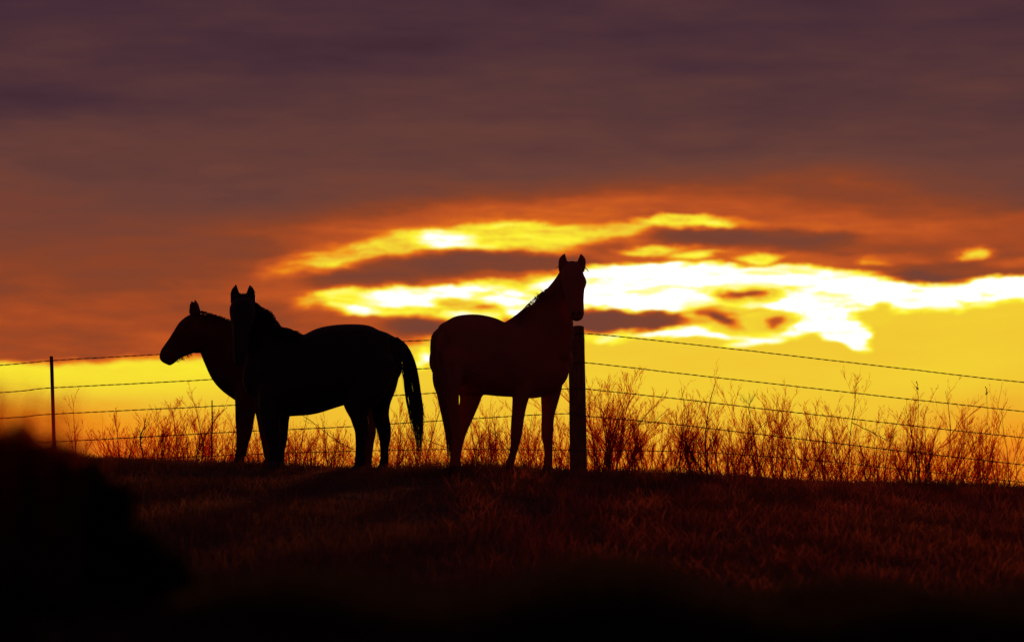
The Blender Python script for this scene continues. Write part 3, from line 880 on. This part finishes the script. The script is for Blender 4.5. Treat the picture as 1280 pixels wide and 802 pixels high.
    # staples on the wooden post, clip on the steel post
for wi, wpts in enumerate(WIRES):
    V, Fc = [], []
    for px in (721,):
        py = np.interp(px, [p[0] for p in wpts], [p[1] for p in wpts])
        c = P(px, py, YF - .085)
        strand(V, Fc, [c + Vector((-.004, .03, .012)), c + Vector((-.004, -.022, .012)), c + Vector((.004, -.022, -.012)), c + Vector((.004, .03, -.012))], [.002] * 4, 4)
    mesh_obj('staple', V, Fc, M['steel'], fence)

# ------------------------------------------------------------------ bare shrubs
def grow(V, Fc, p, d, length, r, level, bend, den, main=None):
    n = 6 if level < 2 else 4
    pts, rad = [p.copy()], [r]
    dd = d.normalized()
    side = Vector((R(-1, 1), R(-.6, .6), R(-.2, .5))) * bend
    for i in range(n):
        dd = (dd + side * .12 + Vector((R(-1, 1), R(-1, 1), R(-1, 1))) * .11 + Vector((0, 0, .05 if level else .03))).normalized()
        pts.append(pts[-1] + dd * (length / n))
        rad.append(r * (1 - .72 * (i + 1) / n))
    if main is not None:
        strand(main[0], main[1], pts, rad, 4)
    else:
        strand(V, Fc, pts, rad, 3)
    if level < 3:
        k = int(den * (9 if level == 0 else 5 if level == 1 else 2.6) * R(.7, 1.3) * min(1, length / .11) + .5)
        for j in range(k):
            f = R(.2 if level == 0 else .1, .97)
            i = min(int(f * n), n - 1)
            q = pts[i].lerp(pts[i + 1], f * n - i)
            ax = (pts[i + 1] - pts[i]).normalized()
            s = Vector((R(-1, 1), R(-1, 1), R(-.4, .9))).normalized()
            s = (s - ax * s.dot(ax)).normalized()
            nd = ax * R(.75, 1.05) + s * R(.3, .75) + Vector((0, 0, .12))
            grow(V, Fc, q, nd, length * (1 - .45 * f) * R(.28, .55), max(rad[i] * .62, .0021), level + 1, bend, den)

def shrub(px, py_top, spread_px, stems, label, Yd=44.2, den=1.0, lean=0.0, seed_head=False, strokes=(), thick=.0042, name='bare_shrub', cat='shrub'):
    base = P(px, 590, Yd); base.z = gz(base.x, base.y) - .02
    t = thing(name, label, cat, base, 'leafless shrubs and weeds along the fence')
    top = P(px, py_top, Yd)
    H = top.z - base.z
    W = spread_px * Yd / F
    stems = int(stems * 2.4); strokes = [(a, b * .62) for a, b in strokes]; thick *= 1.5
    V, Fc = [], []
    V0, F0 = [], []
    for i in range(stems):
        f = 0 if i == 0 else R(-1, 1)
        b = base + Vector((f * W * .45 + R(-.02, .02), R(-.15, .15), 0))
        h = H * (1.08 if i == 0 else R(.35, 1.0) * (1 - .25 * abs(f)))
        d = Vector((f * W / max(H, .2) * .45 + lean + R(-.2, .2), R(-.2, .2), 1))
        grow(V, Fc, b, d, h * 1.0, thick * (1.1 if i == 0 else R(.6, .95)), 0 if h > .3 else 1, R(.3, 1.9), den, (V0, F0) if random.random() < .6 else None)
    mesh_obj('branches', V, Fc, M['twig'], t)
    if V0:
        mesh_obj('stems', V0, F0, M['stick'], t)['kind'] = 'stuff'
    if strokes:
        V, Fc = [], []
        for pl, r in strokes:
            pts = [P(p[0], p[1], Yd - .15) for p in catmull(pl, 5)]
            pts = [q + Vector((R(-.004, .004), 0, R(-.004, .004))) for q in pts]
            n = len(pts)
            strand(V, Fc, pts, [r * (1 - .6 * i / n) for i in range(n)], 5)
            for j in range(int(n * .8)):
                k = random.randrange(2, n - 1)
                ax = (pts[k] - pts[k - 1]).normalized()
                s = Vector((R(-1, 1), R(-1, 1), R(-.2, 1)))
                grow(V, Fc, pts[k], ax * .7 + s * .7, R(.08, .22), r * .32, 2, .6, .9)
        mesh_obj('main_branch', V, Fc, M['stick'], t)
    if seed_head:
        V, Fc = [], []
        for i in range(9):
            c = top + Vector((R(-.012, .012), R(-.012, .012), R(-.06, .035)))
            strand(V, Fc, [c - Vector((0, 0, .012)), c, c + Vector((R(-.006, .006), 0, .012))], [.001, .006, .001], 5)
        # stalk up to the head
        q = base.copy()
        strand(V, Fc, [q, q.lerp(top, .25) + Vector((.014, 0, 0)), q.lerp(top, .5) + Vector((-.006, 0, 0)), q.lerp(top, .75) + Vector((.012, 0, 0)), top], [.0028, .0026, .0023, .002, .0016], 4)
        mesh_obj('seed_head', V, Fc, M['seed'], t)
    return t

SH = [
    (93, 506, 26, 4, 'sparse thin weed just right of the steel post', dict(den=.7, thick=.003)),
    (150, 522, 34, 8, 'low bushy weed clump at the left end of the shrub row', {}),
    (180, 527, 16, 3, 'dead upright stick with a kinked tip left of the horses', dict(strokes=[([(184, 590), (177, 560), (176, 545), (180, 535), (182, 524)], .017), ([(186, 590), (190, 575), (178, 560)], .008)], thick=.003)),
    (205, 500, 36, 9, 'bushy weed with a dark base and tips above the third wire', {}),
    (222, 516, 30, 6, 'leaning bare weed under the nose of the bay horse', dict(lean=.2)),
    (242, 503, 26, 6, 'upright bare shrub just left of the slim stake', {}),
    (257, 498, 24, 5, 'tall forked weed touching the slim stake', dict(lean=-.1)),
    (279, 505, 30, 7, 'tangled dark weed against the chest of the bay horse', dict(strokes=[([(250, 592), (268, 572), (285, 555)], .007)])),
    (322, 530, 22, 5, 'small weed showing between the front legs of the two left horses', {}),
    (375, 522, 40, 9, 'twiggy shrub behind the front legs of the dark horse', dict(strokes=[([(442, 562), (420, 550), (398, 533), (377, 518)], .009)])),
    (410, 526, 46, 12, 'dense round thicket under the belly of the dark horse', dict(strokes=[([(402, 592), (420, 573), (440, 560)], .007)])),
    (498, 508, 28, 8, 'twiggy shrub behind the swung tail of the dark horse', {}),
    (533, 505, 36, 9, 'bare shrub filling the gap between the dark and chestnut horses', dict(strokes=[([(560, 560), (535, 550), (510, 547)], .007)])),
    (597, 520, 20, 6, 'small shrub just behind the hind legs of the chestnut horse', {}),
    (621, 497, 42, 11, 'fan shaped shrub under the belly of the chestnut horse', dict(strokes=[([(640, 565), (620, 545), (600, 525)], .008), ([(606, 580), (612, 560), (622, 545)], .008)])),
    (666, 502, 22, 8, 'narrow twig bush between the front legs of the chestnut horse', {}),
    (702, 500, 20, 7, 'slim weed squeezed between the chestnut horse and the wooden post', {}),
    (748, 520, 30, 8, 'low tangled shrub at the right foot of the wooden post', dict(strokes=[([(738, 572), (765, 548), (790, 533), (815, 528)], .009)])),
    (769, 450, 44, 16, 'tallest pointed shrub, first one right of the wooden post', dict(thick=.006, den=1.25)),
    (806, 498, 40, 10, 'spreading shrub right of the tallest pointed one', {}),
    (846, 486, 40, 11, 'shrub with a forked crown right of the spreading one', dict(lean=.12)),
    (884, 486, 36, 10, 'upright shrub with straight leaning stems mid-way along the right row', dict(lean=-.25, thick=.006)),
    (915, 505, 34, 9, 'lower shrub between the leaning stems and the knobbly stem', {}),
    (938, 491, 34, 10, 'dark shrub with one thick knobbly stem', dict(strokes=[([(950, 592), (945, 560), (940, 530), (936, 508), (942, 498)], .009), ([(938, 508), (932, 500)], .006)])),
    (966, 488, 34, 9, 'shrub with a single long curved shoot on its right', dict(lean=-.1)),
    (997, 505, 40, 10, 'thin pale shrub behind the second wire right of centre', {}),
    (1030, 512, 40, 11, 'dense leaning shrub left of the tall slender one', dict(lean=-.2)),
    (1060, 488, 34, 9, 'tall slender shrub reaching just under the second wire', {}),
    (1105, 510, 44, 11, 'wide shrub with an arching branch running to the right', dict(strokes=[([(1065, 528), (1100, 545), (1130, 562), (1165, 566)], .008)])),
    (1147, 480, 40, 12, 'tall dark shrub crossing the second wire with a knobbed tip', dict(seed_head=True, thick=.006)),
    (1182, 496, 36, 9, 'shrub with crooked shoots reaching up right of the tall dark one', dict(lean=.15)),
    (1212, 525, 50, 11, 'low shrub with stems arching over to the right', dict(lean=.45)),
    (1233, 486, 26, 6, 'lone tall stalk topped by a seed head near the right edge', dict(seed_head=True, den=.6)),
    (1262, 515, 26, 5, 'feathery thin weed next to the right edge', dict(den=.7, thick=.003)),
]
for (px, py, sp, stems, lab, kw) in SH:
    kw = dict(kw); kw.setdefault('Yd', 43.7 + random.random() * 1.2)
    shrub(px, py, sp, stems, lab, **kw)

# low tangle of fine twigs at the foot of the shrubs
V, Fc = [], []
for i in range(2000):
    px = R(128, 1300)
    if 1235 < px and random.random() < .7: continue
    Yd = R(43.5, 45.0)
    b = P(px, 590, Yd); b.z = gz(b.x, b.y) - .01
    grow(V, Fc, b, Vector((R(-2.2, 2.2), R(-.5, .5), 1)), R(.15, .62) * (.75 if px < 300 else 1), R(.0026, .0050), 2, R(.5, 3.2), 1.3)
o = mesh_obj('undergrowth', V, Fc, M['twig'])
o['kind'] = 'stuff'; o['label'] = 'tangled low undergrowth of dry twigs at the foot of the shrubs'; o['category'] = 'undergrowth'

# ------------------------------------------------------------------ near bank: shade-darkened weeds and one out-of-focus tussock
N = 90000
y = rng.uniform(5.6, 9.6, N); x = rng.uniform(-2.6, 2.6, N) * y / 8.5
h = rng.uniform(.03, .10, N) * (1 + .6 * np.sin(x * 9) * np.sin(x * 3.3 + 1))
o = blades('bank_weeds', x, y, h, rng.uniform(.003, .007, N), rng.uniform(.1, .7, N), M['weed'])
o['kind'] = 'stuff'; o['label'] = 'shade-darkened weeds covering the near bank, out of focus'; o['category'] = 'weeds'

YT = 6.5
tb = P(30, 690, YT); tb.z = gz(tb.x, YT)
t = thing('weed_tussock', 'dark blurred weed tussock rising at the left edge of the foreground', 'tussock', tb)
lobes = [(172, 690, 34), (205, 722, 40), (146, 628, 26), (88, 612, 50), (112, 640, 52), (66, 590, 44), (128, 655, 36), (-70, 640, 95), (0, 660, 125), (60, 665, 108), (20, 610, 74), (105, 665, 62), (-40, 590, 70), (95, 625, 46), (135, 690, 40), (140, 735, 55), (60, 740, 120), (-60, 740, 130), (-150, 680, 130)]
VV = []
for cx, cy, r in lobes:
    c = np.array(P(cx, cy, YT)); rr = r * YT / F
    n = int(5200 * (r / 100) ** 2)
    d = rng.normal(size=(n, 3)); d /= np.linalg.norm(d, axis=1)[:, None]
    d *= (rng.random(n) ** .45)[:, None] * rr * (1 + .12 * np.sin(d[:, :1] * 9) * np.cos(d[:, 2:] * 7))
    VV.append(c + d)
C = np.concatenate(VV); n = len(C)
u = rng.normal(size=(n, 3)); u /= np.linalg.norm(u, axis=1)[:, None]
w = np.cross(u, rng.normal(size=(n, 3))); w /= np.linalg.norm(w, axis=1)[:, None]
s = rng.uniform(.006, .014, n)[:, None]
Q = np.stack([C - u * s, C - w * s * .4, C + u * s, C + w * s * .4], 1)
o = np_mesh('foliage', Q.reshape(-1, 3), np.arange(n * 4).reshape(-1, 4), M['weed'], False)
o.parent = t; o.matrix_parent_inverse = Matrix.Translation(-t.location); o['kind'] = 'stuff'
V, Fc = [], []
for i in range(230):                                        # loose dry stalks standing out of it, also standing in for red haze
    px = R(-130, 95)
    b = P(px, 740, YT + R(-.25, .25)); b.z = gz(b.x, b.y) - .01
    ytop = np.interp(px, [-100, 0, 60, 110, 150, 190, 240], [492, 500, 512, 528, 552, 590, 640]) + R(-30, 60)
    tp = P(px + R(-25, 40), ytop, YT)
    tp.y = b.y
    mid = b.lerp(tp, .5) + Vector((R(-.01, .01), 0, 0))
    strand(V, Fc, [b, mid, tp], [.0013, .001, .0006], 3)
    for k in range(8):
        q = tp.lerp(mid, R(0, .7))
        strand(V, Fc, [q, q + Vector((R(-.012, .012), R(-.01, .01), R(0, .014)))], [.0016, .0004], 3)
mesh_obj('stalks', V, Fc, M['twig'], t)['kind'] = 'stuff'

# tall seeding grass on the slope, nearer than the horses
V, Fc = [], []
V2, F2 = [], []
for i in range(420):
    Yd = R(19, 31)
    px = R(560, 1330) if random.random() < .8 else R(150, 1330)
    b = P(px, 700, Yd); b.z = gz(b.x, Yd)
    h = R(.12, .34)
    ln = R(-.25, .25)
    tp = b + Vector((ln * h, R(-.1, .1) * h, h))
    strand(V, Fc, [b, b.lerp(tp, .5) + Vector((-ln * h * .12, 0, 0)), tp], [.0016, .0013, .0009], 3)
    dr = (tp - b).normalized()
    for k in range(7):
        q = tp - dr * R(-.02, .05)
        strand(V2, F2, [q, q + dr * .012 + Vector((R(-.006, .006), R(-.006, .006), 0)), q + dr * .024 + Vector((R(-.008, .008), 0, 0))], [.0008, .0032, .0006], 3)
o = mesh_obj('seeding_grass', V + V2, Fc + [tuple(i + len(V) for i in f) for f in F2], M['seed'])
o['kind'] = 'stuff'; o['label'] = 'taller seeding grass stalks scattered on the slope, lit from behind'; o['category'] = 'grass'
